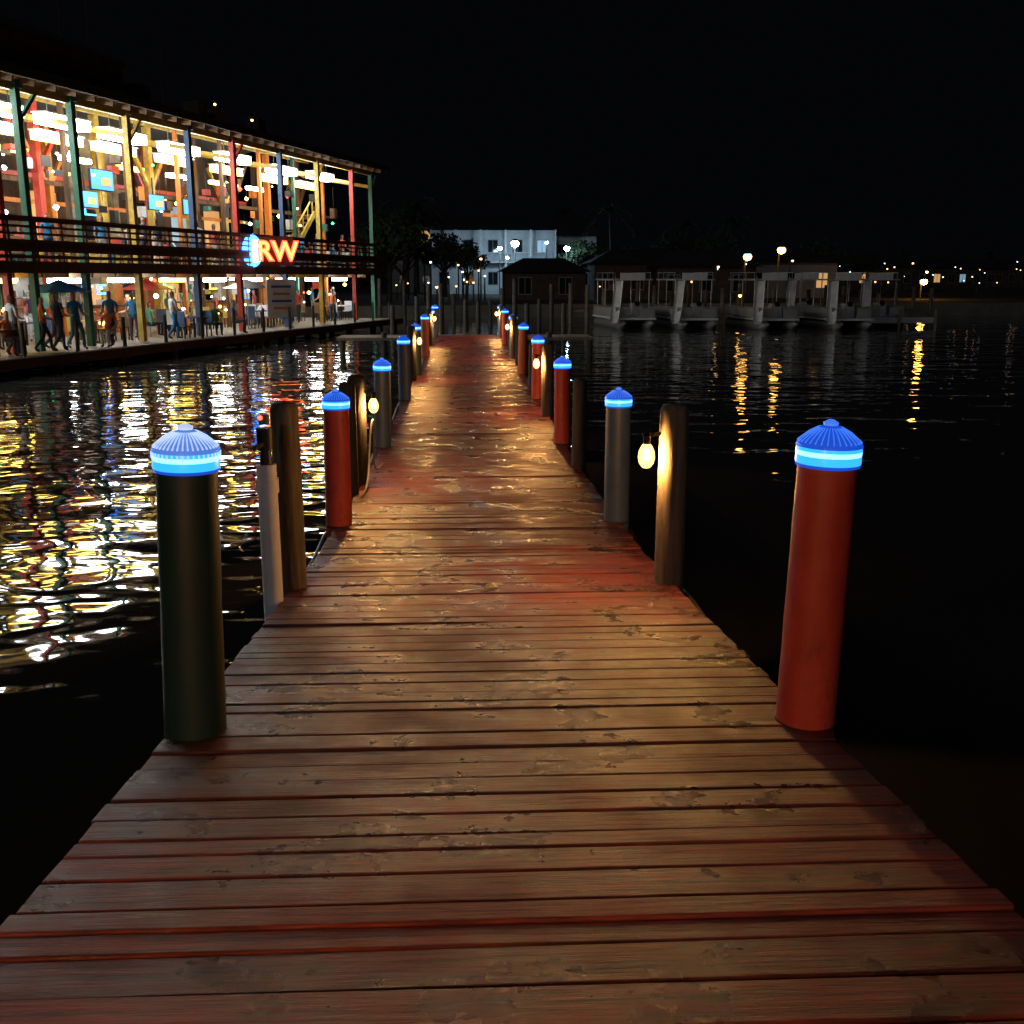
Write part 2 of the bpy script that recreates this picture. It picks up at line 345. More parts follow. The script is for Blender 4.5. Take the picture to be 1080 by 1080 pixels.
for X,seq in ((-1.0,[5.95,8.05,10.1,12.6,17.4,20.6]),(1.3,[3.38,5.9,8.05,11.2,12.75,15.3,17.4])):
    pts=[]
    for a,c in zip(seq,seq[1:]):
        for t in (0,.25,.5,.75):
            yv=a+(c-a)*t; pts.append((X-(.14 if X<0 else -.02),yv,dz(yv)-.03-.12*math.sin(math.pi*t)+random.uniform(-.01,.01)))
    curve('power_cable',pts,.011,M['pvc'] if X<0 else M['black'])
curve('dock_hose',[(-.97,9.3,dz(9)+.015),(-.95,9.8,dz(10)+.02),(-.96,10.0,dz(10)+.3),(-.93,10.05,dz(10)+.66),(-.90,10.1,dz(10)+.66),(-.93,10.15,dz(10)+.3),(-.95,10.4,dz(10)+.02),(-.93,11.3,dz(11)+.015)],.010,M['canopy'])
b=MB(); 
for i in range(6):
    a=i*1.05; b.add([(.14+.04*math.cos(a),5.85+.04*math.sin(a),dz(5.85)+.004+.008*(i%2)),(.14+.04*math.cos(a+1.05),5.85+.04*math.sin(a+1.05),dz(5.85)+.004+.008*((i+1)%2)),(.14+.01*math.cos(i),5.85,dz(5.85)+.03)],[(0,1,2)],M['paper'])
b.add([(.15,5.87,dz(5.87)+.005),(.21,5.86,dz(5.87)+.012),(.21,5.90,dz(5.87)+.01),(.155,5.9,dz(5.87)+.016)],[(0,1,2,3)],M['paper'])
b.obj('paper_wrapper')

# ------------------------------------------------------------------ waterfront restaurant (left)
p0=Vector((-13.44,30.4,0)); p1=Vector((-4.93,57.3,0)); du=(p1-p0).normalized(); dw=Vector((-du.y,du.x,0))
XF=Matrix(((du.x,dw.x,0,p0.x),(du.y,dw.y,0,p0.y),(0,0,1,0),(0,0,0,1)))   # local (u,w,z)
def wl(u,ww,z): return XF@Vector((u,ww,z))
rest=empty('waterfront_restaurant')
def R_(b,n): return b.obj(n,rest,XF)
U0,U1,WD=-12,28.2,12
b=MB()
b.box(((U0+U1)/2,WD/2-.8,.40),(U1-U0+1.2,WD+1.0,.16),M['plank'])
b.box(((U0+U1)/2,-1.36,.36),(U1-U0+1.3,.1,.32),M['brown'])
b.box(((U0+U1)/2,-1.42,.50),(U1-U0+1.3,.06,.04),M['white'])
for i in range(14):
    for ww in(-1.2,2.5,6.5): b.cyl((U0+1+i*3,ww,-1.5),(U0+1+i*3,ww,.32),.16,.15,M['piledark'],10)
R_(b,'lower_deck')
b=MB()
b.box(((U0+U1)/2,WD/2-.2,2.95),(U1-U0,WD,.14),M['plank'])
b.box(((U0+U1)/2,-.26,2.98),(U1-U0+.2,.1,.34),M['brown'])
uu=U0
while uu<U1: b.box((uu,WD/2,2.78),(.08,WD-.4,.2),M['ceil']); uu+=1.2
R_(b,'upper_floor')
us=[-10,-6.5,-3,.6,1.7,4.1,6.9,10.6,13.8,17.8,21.5,25.5,28.0]
cc=['bred','byellow','bgreen','bred','bgreen','bgreen','byellow','bblue','bred','bblue','byellow','bred','bgreen']
b=MB()
for u,c in zip(us,cc):
    b.box((u,-.06,4.35),(.2,.2,7.7),M[c])
    b.box((u,-.06,8.1),(.3,.3,.2),M[c])
c2=['borange','walld2','byellow','borange','bred','walld2','byellow','borange','byellow','bgreen','walld2']
for j,ww in enumerate((1.9,3.9,7.0)):
    for i in range(12):
        u=U0+1.4+i*3.35+j*1.1; m=M[c2[(i*2+j*5)%11]]; t=.26 if j else .14
        b.box((u,ww,4.35+.25),(t,t,8.1),m)
        if (i+j)%2==0 and j:
            b.beam((u,ww,6.2),(u+1.4,ww,8.1),.14,.14,m); b.beam((u,ww,6.2),(u-1.4,ww,8.1),.14,.14,m)
for i,u in enumerate(us[3:]):
    if i%2: b.beam((u,-.02,7.0),(u+.9,-.02,8.0),.1,.1,M[cc[3+i]]); 
    b.beam((u,0,7.35),(u,3.9,8.0),.1,.16,M['byellow'])
for ww,z,m in((3.9,6.0,'walld2'),(7.0,5.6,'borange'),(7.0,6.6,'bred')): b.box(((U0+U1)/2,ww+.17,z),(U1-U0-1,.08,.16),M[m])
R_(b,'columns')
b=MB()
def slab(u0,u1,w0,z0,w1,z1,t,m):
    b.add([(u0,w0,z0),(u1,w0,z0),(u1,w1,z1),(u0,w1,z1),(u0,w0,z0+t),(u1,w0,z0+t),(u1,w1,z1+t),(u0,w1,z1+t)],[(0,3,2,1),(4,5,6,7),(0,1,5,4),(2,3,7,6),(0,4,7,3),(1,2,6,5)],m)
slab(U0,U1+.6,-.9,8.22,6,9.7,.12,M['roof']); slab(U0,U1+.6,12.5,8.22,6,9.7,.12,M['roof'])
b.box(((U0+U1)/2,-.93,8.28),(U1-U0+.8,.06,.28),M['roof'])
slab(U0,9,1.2,9.9,5,11.4,.15,M['roof'])
b.box(((U0+9)/2,1.4,9.4),(9-U0,.1,1.3),M['walld'])
for u in (2,4.8,8,9.5,14,21,27.6): b.cyl((u,3,9),(u,3,9.8+2.2*random.random()+(1 if u<10 else 0)),.05,.03,M['walld'],6)
for u in (11,15,16.5,20): b.box((u,2.2,9.3),(.7,.7,.8),M['walld'])
for u,z,m in((14.5,9.5,'warm'),(17.5,9.3,'warm')):
    b.cyl((u,1.0,8.6),(u,1.0,z),.02,.02,M['walld'],5); b.box((u,1.0,z),(.06,.06,.06),M[m])
R_(b,'roof')
b=MB(); uu=U0+.3
while uu<U1+.3:
    b.beam((uu,-.7,8.10),(uu,5.9,9.5),.07,.18,M['ceil']); uu+=.9
for ww,z in((.0,8.05),(3.6,8.75),): b.box(((U0+U1)/2,ww,z),(U1-U0,.14,.24),M['byellow'])
R_(b,'rafters')
b=MB()
uu=U0
while uu<U1+.1:
    b.box((uu,-.18,3.75),(.09,.09,1.2),M['brown']); uu+=1.15
for z,h in((3.28,.1),(3.5,.07),(3.72,.07),(3.94,.07),(4.14,.07),(4.34,.12)): b.box(((U0+U1)/2,-.25,z),(U1-U0,.04,h),M['brown'])
b.box(((U0+U1)/2,-.26,4.41),(U1-U0,.26,.04),M['brown'])
b.box(((U0+U1)/2,-.20,3.6),(U1-U0,.02,.35),M['walld'])
R_(b,'upper_railing')
b=MB(); uu=U0
while uu<U1:
    b.cyl((uu,-1.3,.48),(uu,-1.3,1.45),.06,.055,M['piledark'],8); uu+=2.3
R_(b,'lower_bollards')
b=MB()
def wall_with_openings(ww,z0,z1,step,ow,oz0,oz1,m,glow):
    u=U0
    i=0
    while u<U1-.1:
        u2=min(u+step,U1); c=(u+u2)/2
        b.box(((u+c-ow/2)/2,ww,(z0+z1)/2),(c-ow/2-u,.16,z1-z0),m[i%len(m)]); b.box(((u2+c+ow/2)/2,ww,(z0+z1)/2),(u2-c-ow/2,.16,z1-z0),m[i%len(m)])
        b.box((c,ww,(z0+oz0)/2),(ow,.16,oz0-z0),m[i%len(m)]); b.box((c,ww,(z1+oz1)/2),(ow,.16,z1-oz1),m[i%len(m)])
        if glow[i%len(glow)]: b.box((c,ww+.05,(oz0+oz1)/2),(ow,.02,oz1-oz0),M[glow[i%len(glow)]])
        u=u2;i+=1
wall_with_openings(8.8,3.02,9.0,3.4,1.8,4.0,6.2,[M['walld2'],M['walld'],M['walld2'],M['wallw'],M['walld']],['glass','dimw','glass','glass','dimc','dimw'])
wall_with_openings(6.9,.48,2.86,3.0,1.6,1.0,2.4,[M['wallw'],M['borange'],M['walld2'],M['white']],['dimw','glass','dimw',None])
R_(b,'back_walls')
b=MB()
for u in(3,11,20): 
    b.box((u,5.0,1.0),(4.2,.7,1.05),M['borange']); b.box((u,5.0,1.56),(4.5,.95,.07),M['ceil'])
    for k in range(26): b.cyl((u-2+k*.16,6.6,1.6+.35*(k%2)),(u-2+k*.16,6.6,1.85+.35*(k%2)),.04,.02,M[random.choice(['bgreen','byellow','borange','white','bblue'])],6)
    b.box((u,6.65,1.56),(4.2,.3,.03),M['white']); b.box((u,6.65,1.92),(4.2,.3,.03),M['white'])
    b.box((u+1,5.6,3.55),(4.2,.7,1.05),M['byellow']); b.box((u+1,5.6,4.1),(4.5,.95,.07),M['ceil'])
R_(b,'bars')
b=MB()
for i in range(12): b.box((22.2+i*.27,2.6,3.2+i*.22),(.3,1.1,.05),M['ceil'])
b.beam((22,2.0,3.2),(25.4,2.0,5.9),.08,.25,M['byellow']); b.beam((22,2.0,4.1),(25.4,2.0,6.8),.06,.06,M['byellow']); b.box((26.6,2.6,5.8),(2.4,1.3,.08),M['ceil'])
for i in range(6): b.beam((22.4+i*.55,2.0,3.5+i*.44),(22.4+i*.55,2.0,4.4+i*.44),.04,.04,M['byellow'])
R_(b,'staircase')
b=MB()
for i in range(80):
    u=U0+1+i*.5+random.uniform(-.3,.3); ww=random.choice([1.3,2.2,3.4,4.5,6.0]); z=random.uniform(4.9,7.0); m=M[random.choice(['bred','ceil','borange','white','walld2','bgreen','black','walld','walld2','black'])]
    b.box((u,ww,z),(random.uniform(.12,.5),random.choice([.03,.25]),random.uniform(.12,.5)),m); b.box((u,ww,z+.8),(.015,.015,1.0),M['black'])
for i in range(46):
    u=U0+1+i*.85; b.box((u,random.choice([3.0,4.6,6.5]),random.uniform(1.5,2.4)),(random.uniform(.2,.9),.03,random.uniform(.2,.6)),M[random.choice(['bred','byellow','bblue','white','borange','bgreen','black'])])
R_(b,'hanging_banners')
b=MB()
for lvl,n in((3.02,20),(.48,26)):
    for i in range(n):
        u=U0+1.5+i*(38/n)+random.uniform(-.3,.3); ww=random.choice([.9,1.2,2.4,3.0,-.3 if lvl<1 else 1.6]); m=M[random.choice(['bred','bblue','byellow','ceil','white'])]
        b.cyl((u,ww,lvl),(u,ww,lvl+.72),.04,.04,M['black'],6); b.box((u,ww,lvl+.74),(.9,.8,.04),m)
        for k in range(3): b.cyl((u+random.uniform(-.3,.3),ww+random.uniform(-.3,.3),lvl+.76),(u,ww,lvl+.98),.035,.02,M[random.choice(['white','bred','byellow'])],6)
        for sx in(-.75,.75):
            b.box((u+sx,ww,lvl+.45),(.4,.42,.04),m); b.box((u+sx*1.25,ww,lvl+.72),(.04,.42,.5),m)
            for ax in(-.16,.16):
                for ay in(-.16,.16): b.box((u+sx+ax,ww+ay,lvl+.22),(.035,.035,.44),M['black'])
R_(b,'tables_chairs')
for u,ww,m in((3.0,.1,'canvasblue'),(9.8,1.6,'bred'),(15.5,.6,'white')):
    c=wl(u,ww,.48); b=MB(); b.cyl((0,0,0),(0,0,2.1),.025,.025,M['metal'],8)
    vs=[(0,0,2.15)]+[(1.05*math.cos(a*math.pi/4),1.05*math.sin(a*math.pi/4),1.75) for a in range(8)]
    b.add(vs,[(0,1+i,1+(i+1)%8) for i in range(8)],M[m]); 
    o=b.obj('patio_umbrella'); o.location=c
b=MB()
for i,u in enumerate((-9,-5.5,-2,1.9,5.0,8.1,11.6,15.6,19.9,24.0)):
    z=7.5+random.uniform(-.06,.06)
    b.box((u,.95,z),(2.1,.5,.30),M['fluo'])
    b.box((u,.95,z+.18),(2.2,.6,.05),M['white'])
    for k in(-.7,.7): b.box((u+k,.95,z+.4),(.02,.02,.5),M['metal'])
for i,u in enumerate((-7,-3.6,.2,3.6,6.8,9.9,13.8,17.9,22.3,26)):
    b.box((u,2.6,7.3),(2.3,.3,.28),M['yel']); b.box((u,2.6,7.47),(2.4,.4,.05),M['white'])
for i in range(11):
    b.box((U0+2+i*3.6,5.6,7.2),(1.6,.3,.16),M['fluo' if i%2==0 else 'yel'])
R_(b,'ceiling_light_tubes')
b=MB()
for i in range(13):
    u=U0+1.2+i*3.1
    b.box((u,1.2,2.58),(1.4,.25,.14),M['fluo' if i%3!=1 else 'yel'])
    b.box((u+1.2,4.6,2.6),(1.0,.25,.1),M['yel' if i%2 else 'fluo'])
R_(b,'lower_light_tubes')
b=MB()
for i in range(190):
    u=random.uniform(U0,U1); lv=random.random()
    z=random.uniform(4.4,7.3) if lv<.5 else random.uniform(1.1,2.6)
    ww=random.uniform(.3,8)
    r=random.uniform(.03,.085)
    b.box((u,ww,z),(r*1.5,r*1.5,r*1.5),M[random.choice(['warm','warm','warm','dot','dot','dot','redn','greenn'])],Matrix.Rotation(.7,3,'X'))
    b.box((u,ww,z+.25),(.012,.012,.4),M['black'])
R_(b,'string_lights')
b=MB()
for u,ww,z,m,s in((7.6,1.6,6.0,'bluebar',1.3),(9.2,3.4,5.5,'bluebar',1.1),(12.6,2.8,5.6,'bluebar',1.1),(0,3.2,5.9,'bluebar',1.0),(17,4,5.7,'bluebar',1.2),(19.5,3,1.9,'bluebar',.9)):
    b.box((u,ww,z),(s,.06,s*.56),M['black']); b.box((u,ww-.045,z),(s*.92,.02,s*.5),M[m]); b.box((u+s*.15,ww-.06,z-.05),(s*.4,.02,s*.2),M['dimw']); b.box((u,ww+.1,z+.5),(.05,.05,.9),M['black'])
for u,ww,z,m,s in((6,6.7,2.2,'redn',.9),(13,6.7,2.3,'bluen',.9),(19,6.7,2.2,'greenn',.7),(10,8.4,5,'redn',1.0),(3,8.4,5.2,'yneon',1.0),(16,8.4,5.4,'bluen',.8),(2,3,2.2,'redn',.6),(8.5,2.6,2.1,'bluen',.6),(16,2.5,2.2,'yneon',.6)):
    b.box((u,ww,z),(s,.04,.06),M[m]); b.box((u,ww,z+.3),(s*.7,.04,.06),M[m]); b.box((u-s*.4,ww,z+.15),(.06,.04,.3),M[m])
R_(b,'screens_and_neon')
sign=empty('neon_sign')
uS=14.2
vdir=Vector((.55,-.83,0)).normalized()
right=Vector((-vdir.y,vdir.x,0))
SX=Matrix(((right.x,-vdir.x,0,0),(right.y,-vdir.y,0,0),(0,0,1,0),(0,0,0,1))); c=wl(uS+.9,-.75,3.75); SX.translation=c
b=MB(); b.box((.0,.08,0),(2.3,.08,1.2),M['walld']); b.obj('sign_board',sign,SX)
b=MB(); n=20
vs=[(-.72,-.0,0)]+[(-.72+.44*math.cos(2*math.pi*i/n),0,.66*math.sin(2*math.pi*i/n)) for i in range(n)]
b.add(vs,[(0,1+i,1+(i+1)%n) for i in range(n)],M['bluen'])
b.box((-.62,-.03,0),(.16,.03,.9),M['dot']); b.box((-.48,-.03,.22),(.3,.03,.14),M['dot'])
b.obj('sign_disc',sign,SX)
def textobj(txt,size,mat,mx,name,parent,ext=.02,off=.035):
    cu=bpy.data.curves.new(name,'FONT'); cu.body=txt; cu.size=size; cu.extrude=ext; cu.offset=off; cu.align_x='CENTER'; cu.align_y='CENTER'; cu.materials.append(mat)
    o=bpy.data.objects.new(name,cu); COL.objects.link(o); o.matrix_world=mx; o.parent=parent; return o
textobj('RW',1.1,M['redn'],SX@Matrix.Translation((.38,-.03,-.03))@Matrix.Rotation(D2R(90),4,'X'),'sign_letters',sign,.02,.05)
textobj('RW',1.1,M['yneon'],SX@Matrix.Translation((.38,-.07,-.03))@Matrix.Rotation(D2R(90),4,'X'),'sign_letters_inner',sign,.01,-.018)
b=MB(); b.box((.5,.1,-1.95),(1.3,.05,1.6),M['white']); 
for i in range(4): b.box((.5,.06,-1.45-i*.3),(.9-.15*(i%2),.02,.1),M['borange' if i%2 else 'bblue'])
b.obj('notice_banner',None,SX)

# ------------------------------------------------------------------ people
SK=paint('skin',(.45,.26,.17),.6,.15,4,bump=0); HAIR=paint('hair',(.05,.03,.02),.8,.3,20)
CL=[paint('cloth_%d'%i,c,.85,.2,5,bump=0) for i,c in enumerate([(.5,.12,.03),(.03,.04,.08),(.5,.5,.5),(.04,.2,.4),(.4,.05,.05),(.08,.08,.08),(.1,.3,.15)])]
def person(loc,rot,pose,shirt,pants,h=1.72):
    s=h/1.72
    if pose=='sit':
        hip=(0,0,.52);kl=(.1,-.45,.52);kr=(-.1,-.45,.52);al=(.1,-.42,.07);ar=(-.1,-.40,.07)
    elif pose=='walk':
        hip=(0,0,.92);kl=(.09,-.2,.5);kr=(-.09,.02,.48);al=(.09,-.22,.08);ar=(-.09,.3,.14)
    else:
        hip=(0,0,.92);kl=(.1,-.02,.5);kr=(-.12,.0,.5);al=(.12,0,.07);ar=(-.14,.02,.07)
    hz=hip[2]
    V=[hip,(0,0,hz+.22),(0,0,hz+.45),(0,0,hz+.53),(0,-.01,hz+.6),(0,-.015,hz+.70),(0,-.01,hz+.78)]
    Rr=[(.15,.11),(.135,.1),(.15,.1),(.055,.055),(.07,.075),(.085,.1),(.05,.06)]
    E=[(0,1),(1,2),(2,3),(3,4),(4,5),(5,6)]
    def chain(st,pts,rs):
        p=st
        for q,r in zip(pts,rs): V.append(q);Rr.append((r,r));E.append((p,len(V)-1));p=len(V)-1
    chain(0,[(kl[0]*.9,hip[1]-.02,hz-.06),kl,al,(al[0],al[1]-.14,.04)],[.095,.065,.042,.035])
    chain(0,[(kr[0]*.9,hip[1]-.02,hz-.06),kr,ar,(ar[0],ar[1]-.14,.04)],[.095,.065,.042,.035])
    f= -.3 if pose!='stand' else -.08
    chain(2,[(.19,0,hz+.44),(.25,-.03,hz+.18),(.22,f,hz+.08 if pose!='stand' else hz-.04),(.21,f-.09,hz+.07 if pose!='stand' else hz-.13)],[.055,.042,.032,.03])
    chain(2,[(-.19,0,hz+.44),(-.25,-.01,hz+.18),(-.22,f*.6,hz+.1 if pose!='stand' else hz-.04),(-.21,f*.6-.08,hz+.12 if pose!='stand' else hz-.13)],[.055,.042,.032,.03])
    me=bpy.data.meshes.new('p'); me.from_pydata(V,E,[]); o=bpy.data.objects.new('p',me); COL.objects.link(o)
    sm=o.modifiers.new('s','SKIN'); 
    for sv,r in zip(me.skin_vertices[0].data,Rr): sv.radius=r
    me.skin_vertices[0].data[0].use_root=True
    o.modifiers.new('d','SUBSURF').levels=1
    dg=bpy.context.evaluated_depsgraph_get(); m2=bpy.data.meshes.new_from_object(o.evaluated_get(dg)); bpy.data.objects.remove(o)
    for m in (SK,HAIR,CL[shirt],CL[pants]): m2.materials.append(m)
    for p in m2.polygons:
        c=p.center
        k=2
        if c.z>hz+.54: k=1 if (c.z>hz+.72 or c.y>.02) else 0
        elif abs(c.x)>.2 and c.z<hz+.3: k=0
        elif c.z<hz+.02 : k=3
        if c.z<.1: k=1
        p.material_index=k; p.use_smooth=True
    q=bpy.data.objects.new('person',m2); COL.objects.link(q); q.location=loc; q.rotation_euler=(0,0,rot); q.scale=(s,s,s)
    return q
for i in range(52):
    lower=i<28
    u=.2+(i*1.37)%27.5 if lower else 1+((i-28)*1.17)%27
    ww=random.choice([-.7,-.4,.3,1.5,2.4,3.4]) if lower else random.choice([.35,.6,1.8,2.6])
    person(wl(u,ww,.485 if lower else 3.03),random.uniform(0,6.28),random.choice(['stand','walk','sit','stand']),random.randrange(7),random.choice([1,5,2,3]),random.uniform(1.6,1.82))
person(wl(1.9,-.6,.485),2.6,'walk',1,5,1.78)
person(wl(.1,-.3,.485),1.0,'sit',0,5,1.7)

# ------------------------------------------------------------------ land, seawall
def land(pts,z,name):
    b=MB(); n=len(pts); b.add([(x,y,z) for x,y in pts],[tuple(range(n))],M['land'])
    for i in range(n):
        a=pts[i];c=pts[(i+1)%n]; b.add([(a[0],a[1],-1),(c[0],c[1],-1),(c[0],c[1],z-.004),(a[0],a[1],z-.004)],[(0,1,2,3)],M['seawall'])
    return b.obj(name)
land([(-400,62),(-22,58),(-8,66),(10,72),(60,74),(62,110),(160,150),(900,260),(2500,600),(2500,2500),(-2500,2500),(-2500,60)],.9,'ground')

# ------------------------------------------------------------------ trees
def leafcloud(b,c,r,n,mat,sz=.35,flat=.8):
    for _ in range(n):
        d=Vector((random.gauss(0,1),random.gauss(0,1),random.gauss(0,1)*flat)).normalized()*r*random.uniform(.45,1.05)
        p=c+Vector((d.x,d.y,d.z*flat)); a=Vector((random.uniform(-1,1),random.uniform(-1,1),random.uniform(-1,1))).normalized(); q=a.orthogonal().normalized(); s=sz*random.uniform(.5,1.3)
        b.add([p-a*s,p+q*s*.5,p+a*s,p-q*s*.5],[(0,1,2,3)],mat)
def tree_mesh(h):
    b=MB(); b.cyl((0,0,-.2),(.1,0,h*.4),.22,.14,M['bark'],8)
    for i in range(7):
        a=i*.9+random.random(); L=h*random.uniform(.25,.42); z0=h*random.uniform(.3,.42)
        e=Vector((math.cos(a)*L*.8,math.sin(a)*L*.8,z0+L*random.uniform(.6,1.3))); b.cyl((.1,0,z0),e,.09,.03,M['bark'],6)
        leafcloud(b,e,h*random.uniform(.13,.22),150,M['leaf'],.22)
    leafcloud(b,Vector((0,0,h*.82)),h*.2,200,M['leaf'],.22)
    return b
def palm_mesh(h):
    b=MB(); pts=[Vector((.03*i*i*.3,0,h*i/6)) for i in range(7)]
    for i in range(6): b.cyl(pts[i],pts[i+1],.16-.01*i,.15-.01*i,M['bark'],8)
    t=pts[-1]
    for i in range(16):
        a=i*2*math.pi/16+random.uniform(-.15,.15); up=random.uniform(-.2,.9); prev=t
        for k in range(1,8):
            s=k/7*2.3; p=t+Vector((math.cos(a)*s,math.sin(a)*s,up*s-.32*s*s)); d=(p-prev); side=Vector((-math.sin(a),math.cos(a),0))
            wv=.5*(1-k/9)
            for sg in(-1,1): b.add([prev,p,p+side*sg*wv-Vector((0,0,.18))+d*.5],[(0,1,2)],M['leaf'])
            prev=p
    return b
tm=[tree_mesh(h).obj('tree') for h in(5,6.5,5.5)]; pm=[palm_mesh(h).obj('palm_tree') for h in(6,7.5)]
def place(src,loc,s,name):
    o=bpy.data.objects.new(name,src.data); COL.objects.link(o); o.location=loc; o.scale=(s,s,s); o.rotation_euler=(0,0,random.uniform(0,6)); return o
def atpix(x,d):
    return W((x-540)/1080*d*.975,d)
for x,d,s in((425,80,1.0),(470,96,1.1),(492,84,.75),(610,104,1.1),(632,108,1.0),(676,96,.9),(706,100,1.0),(745,98,1.05),(820,112,.9),(868,118,1.1),(905,132,1.0),(560,88,.6),(410,74,1.0)):
    X,Y=atpix(x,d); place(random.choice(tm),(X,Y,.9),s,'tree')
for x,d,s in((645,100,1.05),(515,120,1.25),(438,90,1.0),(770,105,.95),(430,118,1.3),(590,125,1.2)):
    X,Y=atpix(x,d); place(random.choice(pm),(X,Y,.9),s,'palm_tree')
for o,(x,d) in zip(tm+pm,((395,90),(950,170),(1010,190),(1040,200),(720,118))):
    X,Y=atpix(x,d); o.location=(X,Y,.9)
b=MB()
for i in range(110):
    X=-60+i*4.2; Y=210+max(0,X)*.55+random.uniform(-8,8)
    leafcloud(b,Vector((X,Y,2.2+random.random()*2.5)),3.8,90,M['leaf'],.9)
b.obj('distant_treeline')

# ------------------------------------------------------------------ background buildings
def house(name,x,d,wd,dp,hh,roofh,mat,floors=2,lit=(),bal=True,rot=0):
    X,Y=atpix(x,d); e=empty(name,(X,Y,.9)); e.rotation_euler=(0,0,rot)
    b=MB(); b.box((0,dp/2,hh/2),(wd,dp,hh),mat); b.obj('walls',e)
    b=MB(); ov=.5
    b.add([(-wd/2-ov,-ov,hh),(wd/2+ov,-ov,hh),(wd/2+ov,dp+ov,hh),(-wd/2-ov,dp+ov,hh),(-wd/4,dp/2,hh+roofh),(wd/4,dp/2,hh+roofh)],[(0,1,5,4),(1,2,5),(2,3,4,5),(3,0,4),(3,2,1,0)],M['roof'])
    b.obj('roof',e)
    b=MB(); n=max(2,int(wd/2.2)); fh=hh/floors
    for f in range(floors):
        for i in range(n):
            xx=-wd/2+wd*(i+.5)/n; zz=f*fh+fh*.5
            m=M['glass']
            if (f,i) in lit: m=M[lit[(f,i)]]
            b.box((xx,-.02,zz),(1.1,.08,1.4),M['stuccod']); b.box((xx,-.05,zz),(.95,.06,1.25),m); b.box((xx,-.09,zz),(.05,.03,1.25),M['stuccod'])
    b.obj('windows',e)
    if bal:
        b=MB()
        for f in range(1,floors):
            b.box((0,-.8,f*fh),(wd,1.4,.12),M['white']); b.box((0,-1.45,f*fh+1),(wd,.05,.06),M['white'])
            k=int(wd/.35)
            for i in range(k+1): b.box((-wd/2+wd*i/k,-1.45,f*fh+.5),(.04,.04,1),M['white'])
        for i in range(n+1): b.box((-wd/2+wd*i/n,-1.45,hh/2),(.18,.18,hh),M['white'])
        b.obj('balcony',e)
    return e
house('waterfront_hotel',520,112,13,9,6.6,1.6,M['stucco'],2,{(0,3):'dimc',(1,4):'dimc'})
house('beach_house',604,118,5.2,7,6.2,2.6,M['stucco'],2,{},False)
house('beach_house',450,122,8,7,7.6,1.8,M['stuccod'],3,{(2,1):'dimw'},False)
house('boat_house',575,84,6.5,5,2.2,1.1,M['walld'],1,{},False)
house('boat_house',672,86,7,5,2.9,1.2,M['walld'],1,{},False)
house('boat_house',745,84,8,5,2.6,1.3,M['walld'],1,{},False)
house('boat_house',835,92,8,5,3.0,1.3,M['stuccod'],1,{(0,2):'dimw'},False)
for k,(x,d,wd) in enumerate(((925,150,11),(965,165,14),(1015,175,12),(1060,185,14),(1110,190,15))):
    house('marina_building',x,d,wd,8,3.2,1.6,M['walld'],1,[{(0,1):'dimw'},{(0,4):'dimw'},{(0,2):'dimc'},{(0,0):'dimw'},{}][k],False)

def lamp(x,d,h,mat,r,name='street_lamp',base=.9):
    X,Y=atpix(x,d); e=empty(name,(X,Y,base)); b=MB(); hh=h-base
    b.cyl((0,0,0),(0,0,hh),.07,.05,M['piledark'],8); b.beam((0,0,hh),(0,-.45,hh+.1),.06,.06,M['piledark']); b.obj('pole',e)
    b=MB(); b.lathe((0,-.5,hh+.02),[(0,-r),(r*.8,-r*.6),(r,0),(r*.7,r*.5)],mat,8); b.obj('lamp_globe',e)
    b=MB(); b.lathe((0,-.5,hh+.02),[(r*.7,r*.5),(r*1.1,r*.5),(r*.5,r),(0,r*1.1)],M['black'],10); b.obj('hood',e)
def hz(y,d):
    k=(540-y)/1080; return H-d*(.2238-k*.9747)/(.9747+k*.2238)
for x,y,d,r in((527,262,106,.22),(543,257,106,.4),(576,256,106,.16),(597,262,102,.28),(535,272,106,.14)):
    lamp(x,d,hz(y,d),M['cold'],r)
for x,y,d,r,m in((785,271,66,.27,'sodw'),(820,264,66,.27,'sodw'),(972,297,88,.3,'sod'),(779,312,60,.09,'sodw'),(975,287,120,.15,'sodw')):
    lamp(x,d,hz(y,d),M[m],r,base=.9 if d>74 else 0)
M['tiny']=emis('small_lamp',(1,.5,.18),5,False); M['tinyc']=emis('small_lamp_cool',(.6,.85,1),4,False)
for i in range(46):
    x=random.choice([random.uniform(900,1075),random.uniform(900,1075),random.uniform(620,900),random.uniform(415,520)]); d=random.uniform(112,145) if x>880 else random.uniform(78,82)
    lamp(x,d,random.uniform(1.9,4.6),M[random.choice(['tiny','tiny','tinyc'])],random.uniform(.05,.12))

